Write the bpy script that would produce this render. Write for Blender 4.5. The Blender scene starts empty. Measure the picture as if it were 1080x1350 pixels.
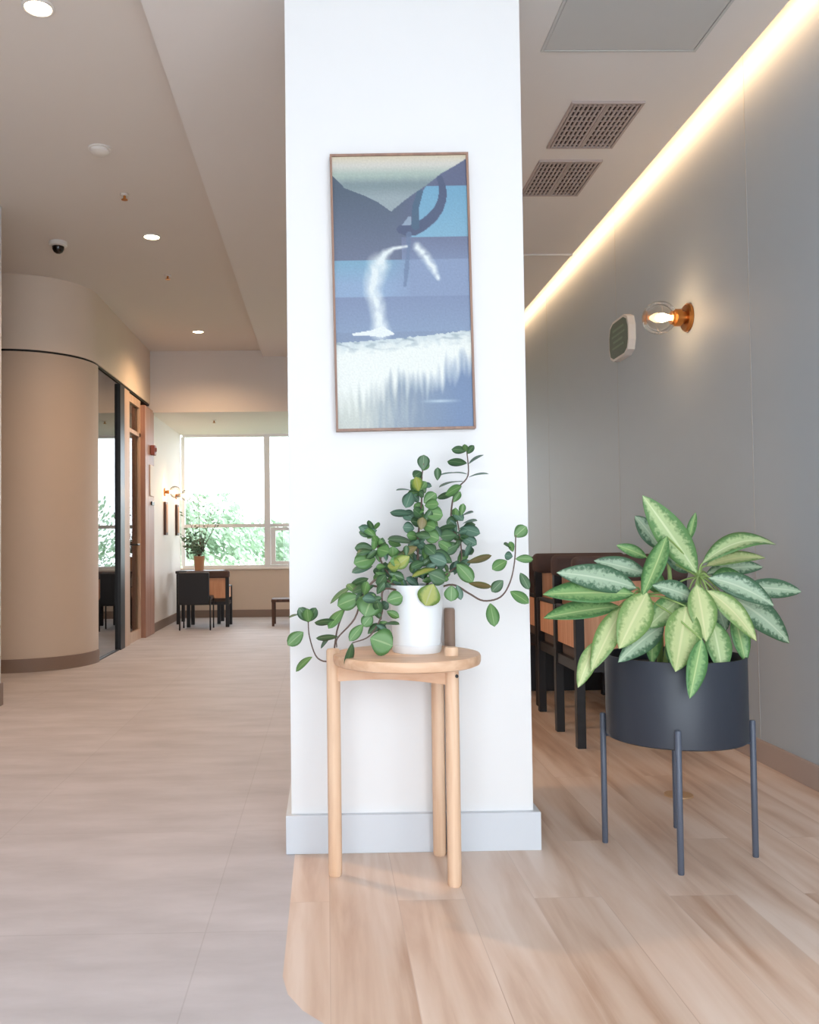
import bpy, bmesh, math, random
import numpy as np
from mathutils import Vector, Matrix
random.seed(7)
C = bpy.context.scene.collection
S = bpy.context.scene
PI = math.pi

# ------------------------------------------------------------------ camera
F, PX, PY = 1170.0, 450.0, 675.0            # focal length and principal point in 1080x1350 pixels
CAM = Vector((0, 0, 1.0))
yc = Vector((430 - PX, -(714 - PY), -F)).normalized()
zc = Vector((-0.0100, 1, 0)); zc = (zc - yc * zc.dot(yc)).normalized()
xc = yc.cross(zc)
ROT = Matrix((xc, yc, zc))
cd = bpy.data.cameras.new('camera'); cam = bpy.data.objects.new('camera', cd); C.objects.link(cam)
cam.matrix_world = Matrix.Translation(CAM) @ ROT.to_4x4()
cd.sensor_fit = 'VERTICAL'; cd.sensor_height = 36; cd.lens = F / 1350 * 36
cd.shift_x = (540 - PX) / 1350; cd.shift_y = 0
cd.clip_start = 0.05; cd.clip_end = 200
S.camera = cam

def ray(px, py): return ROT @ Vector((px - PX, -(py - PY), -F))
def at(px, py, Y):
    r = ray(px, py); return CAM + r * (Y / r.y)

# ------------------------------------------------------------------ world, light, exposure
w = bpy.data.worlds.new('sky'); S.world = w; w.use_nodes = True
bg = w.node_tree.nodes['Background']
bg.inputs[0].default_value = (0.83, 0.92, 1.0, 1); bg.inputs[1].default_value = 5.55
S.view_settings.view_transform = 'Standard'; S.view_settings.look = 'None'
S.view_settings.gamma = 1; S.view_settings.exposure = 0.0; S.view_settings.use_curve_mapping = False

RXW = 1.93
def light(name, kind, loc, rot, energy, col, **kw):
    d = bpy.data.lights.new(name, kind); d.energy = energy; d.color = col
    for k, v in kw.items(): setattr(d, k, v)
    o = bpy.data.objects.new(name, d); o.location = loc; o.rotation_euler = rot; C.objects.link(o); return o
def portal(name, loc, rot, sx, sy):
    o = light(name, 'AREA', loc, rot, 1, (1, 1, 1), shape='RECTANGLE', size=sx, size_y=sy)
    o.data.cycles.is_portal = True
portal('daylight_portal_front', (.37, -.76, 1.2), (PI/2, 0, PI), 3.15, 2.4)      # emits to +Y
portal('daylight_portal_far', (0, 12.05, 1.55), (-PI/2, 0, PI), 3.9, 1.85)     # emits to -Y
portal('added_window_portal', (RXW + .06, 11.1, 1.5), (PI/2, 0, PI/2), 1.3, 1.8)    # emits to -X, through the added side window
WARM = (1.0, 0.64, 0.36)

# ------------------------------------------------------------------ materials
def lin(c):
    return tuple(((v/255)/12.92 if v/255 <= .04045 else ((v/255+.055)/1.055)**2.4) for v in c)
def col4(c): return (*c, 1)
class NT:
    def __init__(s, name):
        s.m = bpy.data.materials.new(name); s.m.use_nodes = True
        s.t = s.m.node_tree; s.b = s.t.nodes['Principled BSDF']; s.out = s.t.nodes['Material Output']
    def n(s, typ, **kw):
        o = s.t.nodes.new(typ)
        for k, v in kw.items():
            if k.startswith('i_'): o.inputs[k[2:].replace('_', ' ')].default_value = v
            else: setattr(o, k, v)
        return o
    def l(s, a, b): s.t.links.new(a, b)
def paint(name, rgb, rough=.6, var=.03, metallic=0, spec=.5, scale=6, bump=.0):
    k = NT(name); k.b.inputs['Roughness'].default_value = rough; k.b.inputs['Metallic'].default_value = metallic
    k.b.inputs['Specular IOR Level'].default_value = spec
    tc = k.n('ShaderNodeTexCoord'); no = k.n('ShaderNodeTexNoise'); no.inputs['Scale'].default_value = scale
    no.inputs['Detail'].default_value = 4
    k.l(tc.outputs['Object'], no.inputs['Vector'])
    mr = k.n('ShaderNodeMix', data_type='RGBA'); c = lin(rgb)
    mr.inputs[6].default_value = col4(tuple(v*(1-var) for v in c)); mr.inputs[7].default_value = col4(tuple(min(1, v*(1+var)) for v in c))
    k.l(no.outputs['Fac'], mr.inputs[0]); k.l(mr.outputs[2], k.b.inputs['Base Color'])
    if bump:
        n2 = k.n('ShaderNodeTexNoise'); n2.inputs['Scale'].default_value = 180
        k.l(tc.outputs['Object'], n2.inputs['Vector'])
        bp = k.n('ShaderNodeBump'); bp.inputs['Strength'].default_value = bump; bp.inputs['Distance'].default_value = .002
        k.l(n2.outputs['Fac'], bp.inputs['Height']); k.l(bp.outputs[0], k.b.inputs['Normal'])
    return k.m
def wood(name, a, b, axis='Z', rough=.45, sc=1.0):
    k = NT(name); k.b.inputs['Roughness'].default_value = rough
    tc = k.n('ShaderNodeTexCoord'); mp = k.n('ShaderNodeMapping')
    s = [30*sc]*3; s['XYZ'.index(axis)] = 1.6*sc; mp.inputs['Scale'].default_value = s
    k.l(tc.outputs['Object'], mp.inputs['Vector'])
    no = k.n('ShaderNodeTexNoise'); no.inputs['Scale'].default_value = 1.5; no.inputs['Detail'].default_value = 5; no.inputs['Distortion'].default_value = .4
    k.l(mp.outputs[0], no.inputs['Vector'])
    r = k.n('ShaderNodeValToRGB'); r.color_ramp.elements[0].position = .35; r.color_ramp.elements[1].position = .68
    r.color_ramp.elements[0].color = col4(lin(b)); r.color_ramp.elements[1].color = col4(lin(a))
    k.l(no.outputs['Fac'], r.inputs[0]); k.l(r.outputs[0], k.b.inputs['Base Color'])
    return k.m
def emit(name, rgb, strength):
    k = NT(name); k.b.inputs['Base Color'].default_value = col4(rgb)
    k.b.inputs['Emission Color'].default_value = col4(rgb); k.b.inputs['Emission Strength'].default_value = strength
    return k.m

def floor_wood_mat():
    k = NT('oak_plank_floor'); tc = k.n('ShaderNodeTexCoord')
    mp = k.n('ShaderNodeMapping'); mp.inputs['Rotation'].default_value = (0, 0, PI/2)
    k.l(tc.outputs['Object'], mp.inputs['Vector'])
    br = k.n('ShaderNodeTexBrick'); br.offset = .37
    for n_, v in (('Color1', (0, 0, 0, 1)), ('Color2', (1, 1, 1, 1)), ('Mortar', (.45, .45, .45, 1)), ('Scale', 1.0), ('Mortar Size', .0012), ('Mortar Smooth', .2), ('Brick Width', 1.25), ('Row Height', .19)):
        br.inputs[n_].default_value = v
    k.l(mp.outputs[0], br.inputs['Vector'])
    m2 = k.n('ShaderNodeMapping'); m2.inputs['Scale'].default_value = (9, .8, 1)
    k.l(tc.outputs['Object'], m2.inputs['Vector'])
    n1 = k.n('ShaderNodeTexNoise'); n1.noise_dimensions = '4D'; n1.inputs['Scale'].default_value = 1.3; n1.inputs['Detail'].default_value = 6; n1.inputs['Distortion'].default_value = .5
    k.l(m2.outputs[0], n1.inputs['Vector'])
    wm = k.n('ShaderNodeMath', operation='MULTIPLY'); wm.inputs[1].default_value = 9
    k.l(br.outputs['Color'], wm.inputs[0]); k.l(wm.outputs[0], n1.inputs['W'])
    r = k.n('ShaderNodeValToRGB'); e = r.color_ramp.elements
    e[0].position = .30; e[0].color = col4(lin((184, 148, 124))); e[1].position = .62; e[1].color = col4(lin((226, 205, 190)))
    x = e.new(.46); x.color = col4(lin((212, 185, 165)))
    k.l(n1.outputs['Fac'], r.inputs[0])
    mx = k.n('ShaderNodeMix', data_type='RGBA', blend_type='MULTIPLY'); mx.inputs[0].default_value = 1
    mr = k.n('ShaderNodeMapRange'); mr.inputs['To Min'].default_value = .975; mr.inputs['To Max'].default_value = 1.04
    k.l(br.outputs['Color'], mr.inputs['Value']); k.l(r.outputs[0], mx.inputs[6]); k.l(mr.outputs[0], mx.inputs[7])
    m3 = k.n('ShaderNodeMix', data_type='RGBA'); m3.inputs[7].default_value = col4(lin((150, 122, 104)))
    mf = k.n('ShaderNodeMath', operation='MULTIPLY'); mf.inputs[1].default_value = .22
    k.l(br.outputs['Fac'], mf.inputs[0]); k.l(mf.outputs[0], m3.inputs[0]); k.l(mx.outputs[2], m3.inputs[6])
    k.l(m3.outputs[2], k.b.inputs['Base Color'])
    k.b.inputs['Roughness'].default_value = .42; k.b.inputs['Specular IOR Level'].default_value = .45
    return k.m
def floor_tile_mat():
    k = NT('stone_tile_floor'); tc = k.n('ShaderNodeTexCoord')
    mp = k.n('ShaderNodeMapping'); mp.inputs['Location'].default_value = (.32, 1.68, 0); mp.inputs['Rotation'].default_value = (0, 0, 0)
    k.l(tc.outputs['Object'], mp.inputs['Vector'])
    br = k.n('ShaderNodeTexBrick'); br.offset = .0
    for n_, v in (('Color1', (.2, .2, .2, 1)), ('Color2', (.8, .8, .8, 1)), ('Mortar', (0, 0, 0, 1)), ('Scale', 1.0), ('Mortar Size', .002), ('Mortar Smooth', .3), ('Brick Width', .8), ('Row Height', .8)):
        br.inputs[n_].default_value = v
    k.l(mp.outputs[0], br.inputs['Vector'])
    m2 = k.n('ShaderNodeMapping'); m2.inputs['Scale'].default_value = (1.0, 3.0, 1)
    k.l(tc.outputs['Object'], m2.inputs['Vector'])
    n1 = k.n('ShaderNodeTexNoise'); n1.inputs['Scale'].default_value = 2.2; n1.inputs['Detail'].default_value = 7; n1.inputs['Roughness'].default_value = .6
    k.l(m2.outputs[0], n1.inputs['Vector'])
    r = k.n('ShaderNodeValToRGB'); e = r.color_ramp.elements
    e[0].position = .3; e[0].color = col4(lin((180, 174, 175))); e[1].position = .7; e[1].color = col4(lin((200, 194, 196)))
    k.l(n1.outputs['Fac'], r.inputs[0])
    mr = k.n('ShaderNodeMapRange'); mr.inputs['To Min'].default_value = .96; mr.inputs['To Max'].default_value = 1.03
    k.l(br.outputs['Color'], mr.inputs['Value'])
    mx = k.n('ShaderNodeMix', data_type='RGBA', blend_type='MULTIPLY'); mx.inputs[0].default_value = 1
    k.l(r.outputs[0], mx.inputs[6]); k.l(mr.outputs[0], mx.inputs[7])
    m3 = k.n('ShaderNodeMix', data_type='RGBA'); m3.inputs[7].default_value = col4(lin((140, 130, 124)))
    mf = k.n('ShaderNodeMath', operation='MULTIPLY'); mf.inputs[1].default_value = .16
    k.l(br.outputs['Fac'], mf.inputs[0]); k.l(mf.outputs[0], m3.inputs[0]); k.l(mx.outputs[2], m3.inputs[6])
    k.l(m3.outputs[2], k.b.inputs['Base Color'])
    k.b.inputs['Roughness'].default_value = .55; k.b.inputs['Specular IOR Level'].default_value = .15
    return k.m
def clear_glass(name, gloss=.08, tint=(1, 1, 1), rough=.0):
    k = NT(name); t = k.t; t.nodes.remove(k.b)
    tr = k.n('ShaderNodeBsdfTransparent'); tr.inputs[0].default_value = col4(tint)
    gl = k.n('ShaderNodeBsdfGlossy'); gl.inputs['Roughness'].default_value = rough
    fr = k.n('ShaderNodeLayerWeight'); fr.inputs['Blend'].default_value = .25
    ad = k.n('ShaderNodeMath', operation='ADD', use_clamp=True); ad.inputs[1].default_value = gloss
    mu = k.n('ShaderNodeMath', operation='MULTIPLY'); mu.inputs[1].default_value = .7
    k.l(fr.outputs['Fresnel'], mu.inputs[0]); k.l(mu.outputs[0], ad.inputs[0])
    mx = k.n('ShaderNodeMixShader'); k.l(ad.outputs[0], mx.inputs[0]); k.l(tr.outputs[0], mx.inputs[1]); k.l(gl.outputs[0], mx.inputs[2])
    k.l(mx.outputs[0], k.out.inputs['Surface'])
    return k.m
def leaf_mat(name, edge, mid, rib, width=.6, speckle=.6, rough=.38, hue=0.0):
    """UV x runs across the blade (0..1), y along it"""
    k = NT(name); tc = k.n('ShaderNodeTexCoord'); sx = k.n('ShaderNodeSeparateXYZ')
    k.l(tc.outputs['UV'], sx.inputs[0])
    a = k.n('ShaderNodeMath', operation='SUBTRACT'); a.inputs[1].default_value = .5; k.l(sx.outputs['X'], a.inputs[0])
    b = k.n('ShaderNodeMath', operation='ABSOLUTE'); k.l(a.outputs[0], b.inputs[0])
    d = k.n('ShaderNodeMath', operation='MULTIPLY'); d.inputs[1].default_value = 2; k.l(b.outputs[0], d.inputs[0])
    # slanted veins
    mp = k.n('ShaderNodeMapping'); k.l(tc.outputs['Object'], mp.inputs['Vector'])
    no = k.n('ShaderNodeTexNoise'); no.inputs['Scale'].default_value = 90; no.inputs['Detail'].default_value = 4; k.l(mp.outputs[0], no.inputs['Vector'])
    n2 = k.n('ShaderNodeMath', operation='MULTIPLY_ADD'); n2.inputs[1].default_value = speckle; n2.inputs[2].default_value = -speckle/2
    k.l(no.outputs['Fac'], n2.inputs[0])
    s = k.n('ShaderNodeMath', operation='ADD'); k.l(d.outputs[0], s.inputs[0]); k.l(n2.outputs[0], s.inputs[1])
    r = k.n('ShaderNodeValToRGB'); e = r.color_ramp.elements
    e[0].position = 0; e[0].color = col4(lin(mid)); e[1].position = min(1, width+.28); e[1].color = col4(lin(edge))
    x = e.new(width-.12); x.color = col4(lin(mid))
    k.l(s.outputs[0], r.inputs[0])
    rr = k.n('ShaderNodeMapRange'); rr.inputs['From Min'].default_value = .04; rr.inputs['From Max'].default_value = .09
    rr.inputs['To Min'].default_value = 1; rr.inputs['To Max'].default_value = 0
    k.l(d.outputs[0], rr.inputs['Value'])
    mx = k.n('ShaderNodeMix', data_type='RGBA'); mx.inputs[7].default_value = col4(lin(rib))
    k.l(rr.outputs[0], mx.inputs[0]); k.l(r.outputs[0], mx.inputs[6])
    k.l(mx.outputs[2], k.b.inputs['Base Color'])
    k.b.inputs['Roughness'].default_value = rough
    # a little light passes through a leaf
    tl = k.n('ShaderNodeBsdfTranslucent'); k.l(mx.outputs[2], tl.inputs[0])
    ms = k.n('ShaderNodeMixShader'); ms.inputs[0].default_value = .22
    k.l(k.b.outputs[0], ms.inputs[1]); k.l(tl.outputs[0], ms.inputs[2]); k.l(ms.outputs[0], k.out.inputs['Surface'])
    return k.m

M = {}
M['column'] = paint('white_column_paint', (233, 231, 230), .55, .006)
M['column_base'] = paint('pale_grey_baseboard', (212, 215, 220), .5, .01)
M['ceiling'] = paint('matt_ceiling_paint', (220, 213, 206), .8, .01, scale=2)
M['ceiling_light'] = paint('matt_white_ceiling_paint', (226, 222, 219), .8, .01, scale=2)
M['beige_wall'] = paint('warm_beige_wall_paint', (205, 186, 168), .65, .02)
M['beige_light'] = paint('light_beige_band_paint', (226, 210, 194), .7, .02)
M['white_wall'] = paint('off_white_wall_paint', (236, 228, 220), .65, .01)
M['grey_wall'] = paint('grey_satin_wall_panel', (178, 187, 194), .6, .015, spec=.5)
M['groove'] = paint('panel_joint_filler', (180, 183, 184), .5, .01)
M['brown_base'] = paint('brown_baseboard', (134, 112, 98), .5, .03)
M['taupe_base'] = paint('taupe_baseboard', (178, 160, 150), .5, .03)
M['black_gap'] = paint('black_reveal', (22, 20, 20), .6, .01)
M['black_metal'] = paint('black_metal', (26, 26, 28), .4, .02)
M['charcoal_metal'] = paint('charcoal_powder_coated_metal', (46, 50, 60), .42, .02)
M['leg_metal'] = paint('slate_powder_coated_metal', (84, 90, 104), .4, .02)
M['pillar'] = wood('reddish_brown_veneer', (182, 142, 124), (160, 120, 104), 'Z', .5, .5)
M['jamb'] = wood('tan_wood_jamb', (206, 178, 154), (190, 158, 134), 'Z', .5, .5)
M['oak'] = wood('pale_oak', (238, 204, 174), (224, 184, 150), 'Z', .5)
M['oak_x'] = wood('pale_oak_grain_across', (232, 194, 162), (216, 172, 138), 'X', .5)
M['oak_shaded'] = wood('shade_toned_oak', (158, 134, 116), (140, 114, 98), 'Z', .55)  # oak with shade put into its colour, for the upright
M['white_pot'] = paint('white_glazed_ceramic', (238, 240, 242), .3, .004)
M['soil'] = paint('dark_potting_soil', (52, 40, 34), .95, .3, scale=80)
M['stem_brown'] = paint('brown_twig', (104, 84, 74), .7, .15, scale=60)
M['stem_green'] = paint('green_stem', (150, 176, 104), .5, .1, scale=50)
M['alu'] = paint('light_aluminium_window_frame', (232, 230, 230), .4, .01, metallic=0)
M['glass'] = clear_glass('window_glass', .02)
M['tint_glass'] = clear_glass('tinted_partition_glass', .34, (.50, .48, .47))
M['door_glass'] = clear_glass('door_glass', .12, (.8, .76, .70))
M['sconce_glass'] = clear_glass('clear_sconce_glass', .05, (.97, .95, .92), .02)
M['brass'] = paint('aged_brass', (196, 132, 74), .28, .05, metallic=1)
M['outlet'] = paint('dull_tan_brass', (196, 160, 124), .5, .05, metallic=.3)
M['led'] = emit('warm_led_strip', (1.0, .68, .38), 4.5)
M['lamp'] = emit('warm_downlight_lens', (1.0, .80, .55), 26)
M['bulb'] = emit('warm_filament_bulb', (1.0, .72, .40), 32)
M['white_plastic'] = paint('white_plastic', (225, 220, 214), .4, .01)
M['grey_lens'] = paint('dark_dome_lens', (24, 18, 18), .15, .02)
M['grille'] = paint('grey_grille_slats', (182, 168, 164), .5, .02)
M['duct_shade'] = paint('painted_duct_shade', (72, 62, 60), .8, .02)  # dark colour standing for shade behind the slats
M['access'] = paint('pale_grey_access_panel', (196, 196, 194), .7, .01)
M['sign_green'] = paint('dull_green_sign_face', (92, 108, 92), .35, .08, scale=25)
M['sign_mark'] = paint('pale_green_sign_mark', (122, 142, 120), .4, .02)
M['frame_wood'] = wood('walnut_picture_frame', (164, 128, 108), (138, 106, 92), 'Z', .5)
M['black_wood'] = paint('black_stained_wood', (24, 24, 28), .45, .1, scale=20)
M['cane'] = wood('tan_cane_panel', (224, 172, 136), (206, 148, 112), 'Z', .6, 1)
M['brown_fabric'] = paint('dark_brown_upholstery', (84, 66, 62), .85, .08, scale=40)
M['seat_fabric'] = paint('grey_brown_seat_fabric', (98, 84, 78), .9, .08, scale=60)
M['terracotta'] = paint('tan_clay_pot', (190, 138, 100), .7, .08)
M['red'] = paint('dull_red_alarm', (142, 84, 78), .5, .03)
M['dark_art'] = wood('dark_brown_wall_panel', (96, 62, 44), (66, 42, 32), 'Z', .5)
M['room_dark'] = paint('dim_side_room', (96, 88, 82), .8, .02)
M['grass'] = paint('lawn', (98, 130, 78), .95, .2, scale=3)
M['bark'] = paint('tree_bark', (92, 78, 66), .9, .2, scale=10)
M['floor_wood'] = floor_wood_mat(); M['floor_tile'] = floor_tile_mat()
M['lf'] = [leaf_mat('deep_green_leaf', (66, 98, 66), (82, 116, 76), (122, 148, 108), .6, .3),
           leaf_mat('mid_green_leaf', (88, 130, 74), (108, 150, 86), (148, 176, 118), .6, .3),
           leaf_mat('bluish_green_leaf', (76, 108, 88), (96, 130, 108), (132, 160, 136), .6, .3),
           leaf_mat('yellowing_leaf', (116, 146, 70), (172, 178, 88), (180, 184, 120), .55, .6),
           leaf_mat('brown_tinged_leaf', (112, 118, 66), (136, 122, 76), (150, 136, 96), .6, .4)]
M['ag'] = [leaf_mat('variegated_leaf', (108, 152, 92), (196, 216, 160), (222, 234, 190), .46, 1.1),
           leaf_mat('silvery_variegated_leaf', (84, 120, 90), (182, 204, 174), (208, 222, 196), .46, 1.3),
           leaf_mat('green_variegated_leaf', (90, 140, 80), (150, 188, 122), (196, 214, 150), .44, 1.2),
           leaf_mat('yellowish_variegated_leaf', (132, 166, 96), (208, 218, 158), (226, 228, 176), .52, .9)]
M['far_leaf'] = leaf_mat('distant_green_leaf', (104, 134, 108), (126, 156, 128), (140, 170, 140), .6, .3)
M['tree_leaf'] = leaf_mat('overexposed_tree_leaf', (140, 164, 138), (162, 184, 156), (166, 188, 160), .6, .3)  # leaf colour paled to imitate overexposed daylight
M['tree_leaf_pale'] = leaf_mat('overexposed_pale_tree_leaf', (160, 180, 152), (180, 198, 168), (184, 202, 172), .6, .3)  # same overexposure put into the colour, a step paler

# ------------------------------------------------------------------ mesh helpers
def link(name, me, mats, parent=None, smooth=False):
    o = bpy.data.objects.new(name, me); C.objects.link(o)
    for m in (mats if isinstance(mats, (list, tuple)) else [mats]): me.materials.append(m)
    if parent: o.parent = parent
    if smooth: me.polygons.foreach_set('use_smooth', [True]*len(me.polygons))
    return o
def obj(name, bm, mats, parent=None, smooth=False, auto=None):
    if parent: bmesh.ops.translate(bm, verts=bm.verts, vec=-Vector(parent.location))
    bmesh.ops.recalc_face_normals(bm, faces=bm.faces)
    me = bpy.data.meshes.new(name); bm.to_mesh(me); bm.free()
    o = link(name, me, mats, parent, smooth or auto is not None)
    if auto is not None: me.set_sharp_from_angle(angle=math.radians(auto))
    return o
def tag(o, label=None, cat=None, group=None, kind=None):
    for k, v in (('label', label), ('category', cat), ('group', group), ('kind', kind)):
        if v: o[k] = v
    return o
def thing(name, loc, label, cat, group=None):
    o = bpy.data.objects.new(name, None); C.objects.link(o); o.location = loc; o.empty_display_size = .05
    return tag(o, label, cat, group)
def struct(name, bm, mats, parent=None, auto=None):
    o = obj(name, bm, mats, parent, auto=auto)
    if not parent: o['kind'] = 'structure'
    return o
def B(): return bmesh.new()
def box(bm, x0, x1, y0, y1, z0, z1, bevel=0, mi=0, seg=2):
    r = bmesh.ops.create_cube(bm, size=1); vs = r['verts']
    bmesh.ops.scale(bm, verts=vs, vec=(x1-x0, y1-y0, z1-z0))
    bmesh.ops.translate(bm, verts=vs, vec=((x0+x1)/2, (y0+y1)/2, (z0+z1)/2))
    fs = {f for v in vs for f in v.link_faces}
    for f in fs: f.material_index = mi
    if bevel:
        es = {e for v in vs for e in v.link_edges}
        bmesh.ops.bevel(bm, geom=list(es), offset=bevel, segments=seg, affect='EDGES', profile=.5)
    return bm
def lathe(bm, c, prof, seg=48, axis='Z'):
    """prof: list of (radius, height); closed at ends when the radius is 0"""
    rings = []
    def P(r, h, a):
        x, y = r*math.cos(a), r*math.sin(a)
        if axis == 'Z': return (c[0]+x, c[1]+y, c[2]+h)
        if axis == 'X': return (c[0]+h, c[1]+x, c[2]+y)
        return (c[0]+x, c[1]+h, c[2]+y)
    for r, h in prof:
        if r < 1e-6: rings.append([bm.verts.new(P(0, h, 0))])
        else: rings.append([bm.verts.new(P(r, h, 2*PI*i/seg)) for i in range(seg)])
    for a, b in zip(rings, rings[1:]):
        for i in range(seg):
            j = (i+1) % seg
            if len(a) == 1 and len(b) == 1: continue
            if len(a) == 1: bm.faces.new((a[0], b[i], b[j]))
            elif len(b) == 1: bm.faces.new((a[i], a[j], b[0]))
            else: bm.faces.new((a[i], a[j], b[j], b[i]))
    return bm
def catmull(pts, n=5):
    P = [Vector(p) for p in pts]; out = []
    Q = [P[0]*2-P[1]] + P + [P[-1]*2-P[-2]]
    for i in range(1, len(Q)-2):
        for k in range(n):
            t = k/n; a, b, c, d = Q[i-1:i+3]
            out.append(.5*((2*b)+(c-a)*t+(2*a-5*b+4*c-d)*t*t+(3*b-a-3*c+d)*t**3))
    out.append(P[-1]); return out
def tube(bm, pts, r0, r1=None, seg=8, smooth=True):
    r1 = r0 if r1 is None else r1
    P = catmull(pts) if smooth and len(pts) > 2 else [Vector(p) for p in pts]
    rings = []; up = Vector((.31, .17, .93)).normalized()
    for i, p in enumerate(P):
        d = (P[min(i+1, len(P)-1)] - P[max(i-1, 0)]).normalized()
        s = d.cross(up)
        if s.length < .05: s = d.cross(Vector((1, 0, 0)))
        s.normalize(); t = d.cross(s)
        r = r0 + (r1-r0)*i/(len(P)-1)
        rings.append([bm.verts.new(p + s*r*math.cos(2*PI*k/seg) + t*r*math.sin(2*PI*k/seg)) for k in range(seg)])
    for a, b in zip(rings, rings[1:]):
        for k in range(seg): bm.faces.new((a[k], a[(k+1) % seg], b[(k+1) % seg], b[k]))
    bm.faces.new(rings[0]); bm.faces.new(rings[-1][::-1])
    return bm
def extrude_outline(bm, pts2, fn, t, bevel=0):
    """pts2 outline, fn(u, v, d) -> 3D, thickness 0..t"""
    a = [bm.verts.new(fn(u, v, 0)) for u, v in pts2]; b = [bm.verts.new(fn(u, v, t)) for u, v in pts2]
    n = len(a); bm.faces.new(a[::-1]); bm.faces.new(b)
    for i in range(n): bm.faces.new((a[i], a[(i+1) % n], b[(i+1) % n], b[i]))
    return bm
def leaf(base, tip, width, roll=0.0, bend=.12, shape='oval', fold=.18, nl=9, nw=4, facing=Vector((0, -1, .25))):
    """one blade: centre line from base to tip, bowed by bend, folded along the midrib, with UVs; thin but closed"""
    bm = B(); uvl = bm.loops.layers.uv.new('UVMap')
    base = Vector(base); tip = Vector(tip); d = tip-base; L = d.length; dh = d.normalized()
    s = dh.cross(facing)
    if s.length < .1: s = dh.cross(Vector((0, 0, 1)))
    s.normalize(); n = s.cross(dh).normalized()
    if n.dot(facing) < 0: n = -n
    q = Matrix.Rotation(roll, 3, dh); s = q @ s; n = q @ n
    mid = (base+tip)/2 + (Vector((0, 0, 1))*.75 + n*.5)*bend*L
    rows = []; TH = .0006
    for i in range(nl+1):
        t = i/nl
        c = base*(1-t)**2 + mid*2*t*(1-t) + tip*t*t
        if shape == 'oval': wv = math.sin(PI*min(1, t**.72))**.7
        elif shape == 'obovate': wv = math.sin(PI*t**1.2)**.6
        else: wv = math.sin(PI*t**.95)**.72*(1-.12*t)
        wv = max(wv, .06 if i == 0 else .015)*width/2
        rows.append([(c + s*wv*k + n*(abs(k)*fold*wv), ((k+1)/2, t)) for k in [2*j/nw-1 for j in range(nw+1)]])
    V = [[bm.verts.new(p) for p, _ in r] for r in rows]
    W = [[bm.verts.new(p - n*TH) for p, _ in r] for r in rows]
    def face(vs, uvs):
        f = bm.faces.new(vs); f.smooth = True
        for lp, uv in zip(f.loops, uvs): lp[uvl].uv = uv
    for i in range(nl):
        for j in range(nw):
            uv = [rows[i][j][1], rows[i][j+1][1], rows[i+1][j+1][1], rows[i+1][j][1]]
            face((V[i][j], V[i][j+1], V[i+1][j+1], V[i+1][j]), uv)
            face((W[i+1][j], W[i+1][j+1], W[i][j+1], W[i][j]), uv[::-1])
    for i in range(nl):
        for j in (0, nw):
            uv = [rows[i][j][1], rows[i+1][j][1]]
            face((V[i][j], V[i+1][j], W[i+1][j], W[i][j]), [uv[0], uv[1], uv[1], uv[0]])
    return bm
def merge(dst, src):
    me = bpy.data.meshes.new('tmp'); src.to_mesh(me); src.free(); dst.from_mesh(me); bpy.data.meshes.remove(me)

# ------------------------------------------------------------------ room dimensions
LX, RX = -1.95, 1.93            # left partition, right wall
ZL, ZR, ZF = 3.15, 3.08, 2.46   # left ceiling, right ceiling, far ceiling
YS, YF, YB = 9.9, 11.94, -.7   # soffit, far wall, made-up front opening behind the camera
EX = -.69                       # step between the two ceilings
HZ = 2.52                       # head of the partition

# floor: stone tile with an oak plank area that ends in a curve
bm = B()
arc = [(-.11, 11.94), (-.11, 2.08), (-.095, 2.0), (-.06, 1.93), (0, 1.86), (.09, 1.76), (.25, 1.63), (.5, 1.48), (.9, 1.33), (1.4, 1.24), (RX+.1, 1.2)]
va = [bm.verts.new((x, y, 0)) for x, y in arc]
c1 = bm.verts.new((RX+.1, YF+.1, 0)); c0 = bm.verts.new((-.11, YF+.1, 0))
f = bm.faces.new(va + [c1, c0][0:1] + [c0]); f.material_index = 1
d0 = bm.verts.new((RX+.1, YB, 0)); d1 = bm.verts.new((-4.2, YB, 0)); d2 = bm.verts.new((-4.2, YF+.1, 0))
f = bm.faces.new([c0] + va + [d0, d1, d2]); f.material_index = 0
bmesh.ops.triangulate(bm, faces=bm.faces)
g = bmesh.ops.recalc_face_normals(bm, faces=bm.faces)
for f in bm.faces:
    if f.normal.z < 0: f.normal_flip()
me = bpy.data.meshes.new('floor'); bm.to_mesh(me); bm.free()
fl = link('floor', me, [M['floor_tile'], M['floor_wood']]); fl['kind'] = 'structure'

# ceilings
COVE = RX - .11
struct('ceiling', box(B(), -4.2, EX, YB, YS, ZL, ZL+.15), M['ceiling'])
bm = box(B(), EX, COVE, YB, YS, ZR, ZR+.22)
struct('ceiling_right', bm, M['ceiling_light'])
struct('ceiling_far', box(B(), -4.2, RX+.1, YS, YF+.1, ZF, ZF+.84), M['ceiling_light'])   # lower ceiling with its soffit face
# walls
R = B()
box(R, RX, RX+.1, YB, 10.4, 0, 3.42); box(R, RX, RX+.1, 10.4, YF, 0, .60); box(R, RX, RX+.1, 10.4, YF, 2.40, 3.42); box(R, RX, RX+.1, 11.80, YF, .60, 2.40)
struct('wall_right', R, M['grey_wall'])
for i, y in enumerate((3.96, 5.78, 7.6)):
    struct('trim_%d' % (i+1), box(B(), RX-.0015, RX, y-.004, y+.004, .1, 3.3), M['groove'])
struct('baseboard_right', box(B(), RX-.014, RX, YB, YF, 0, .10, .002), M['taupe_base'])
struct('trim_4', box(B(), COVE, RX, YB, YS, 3.30, 3.36), M['ceiling_light'])    # top of the light slot
struct('trim_5', box(B(), .7, COVE-.0, 6.38, 6.40, ZR-.012, ZR), M['ceiling_light'])
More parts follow.
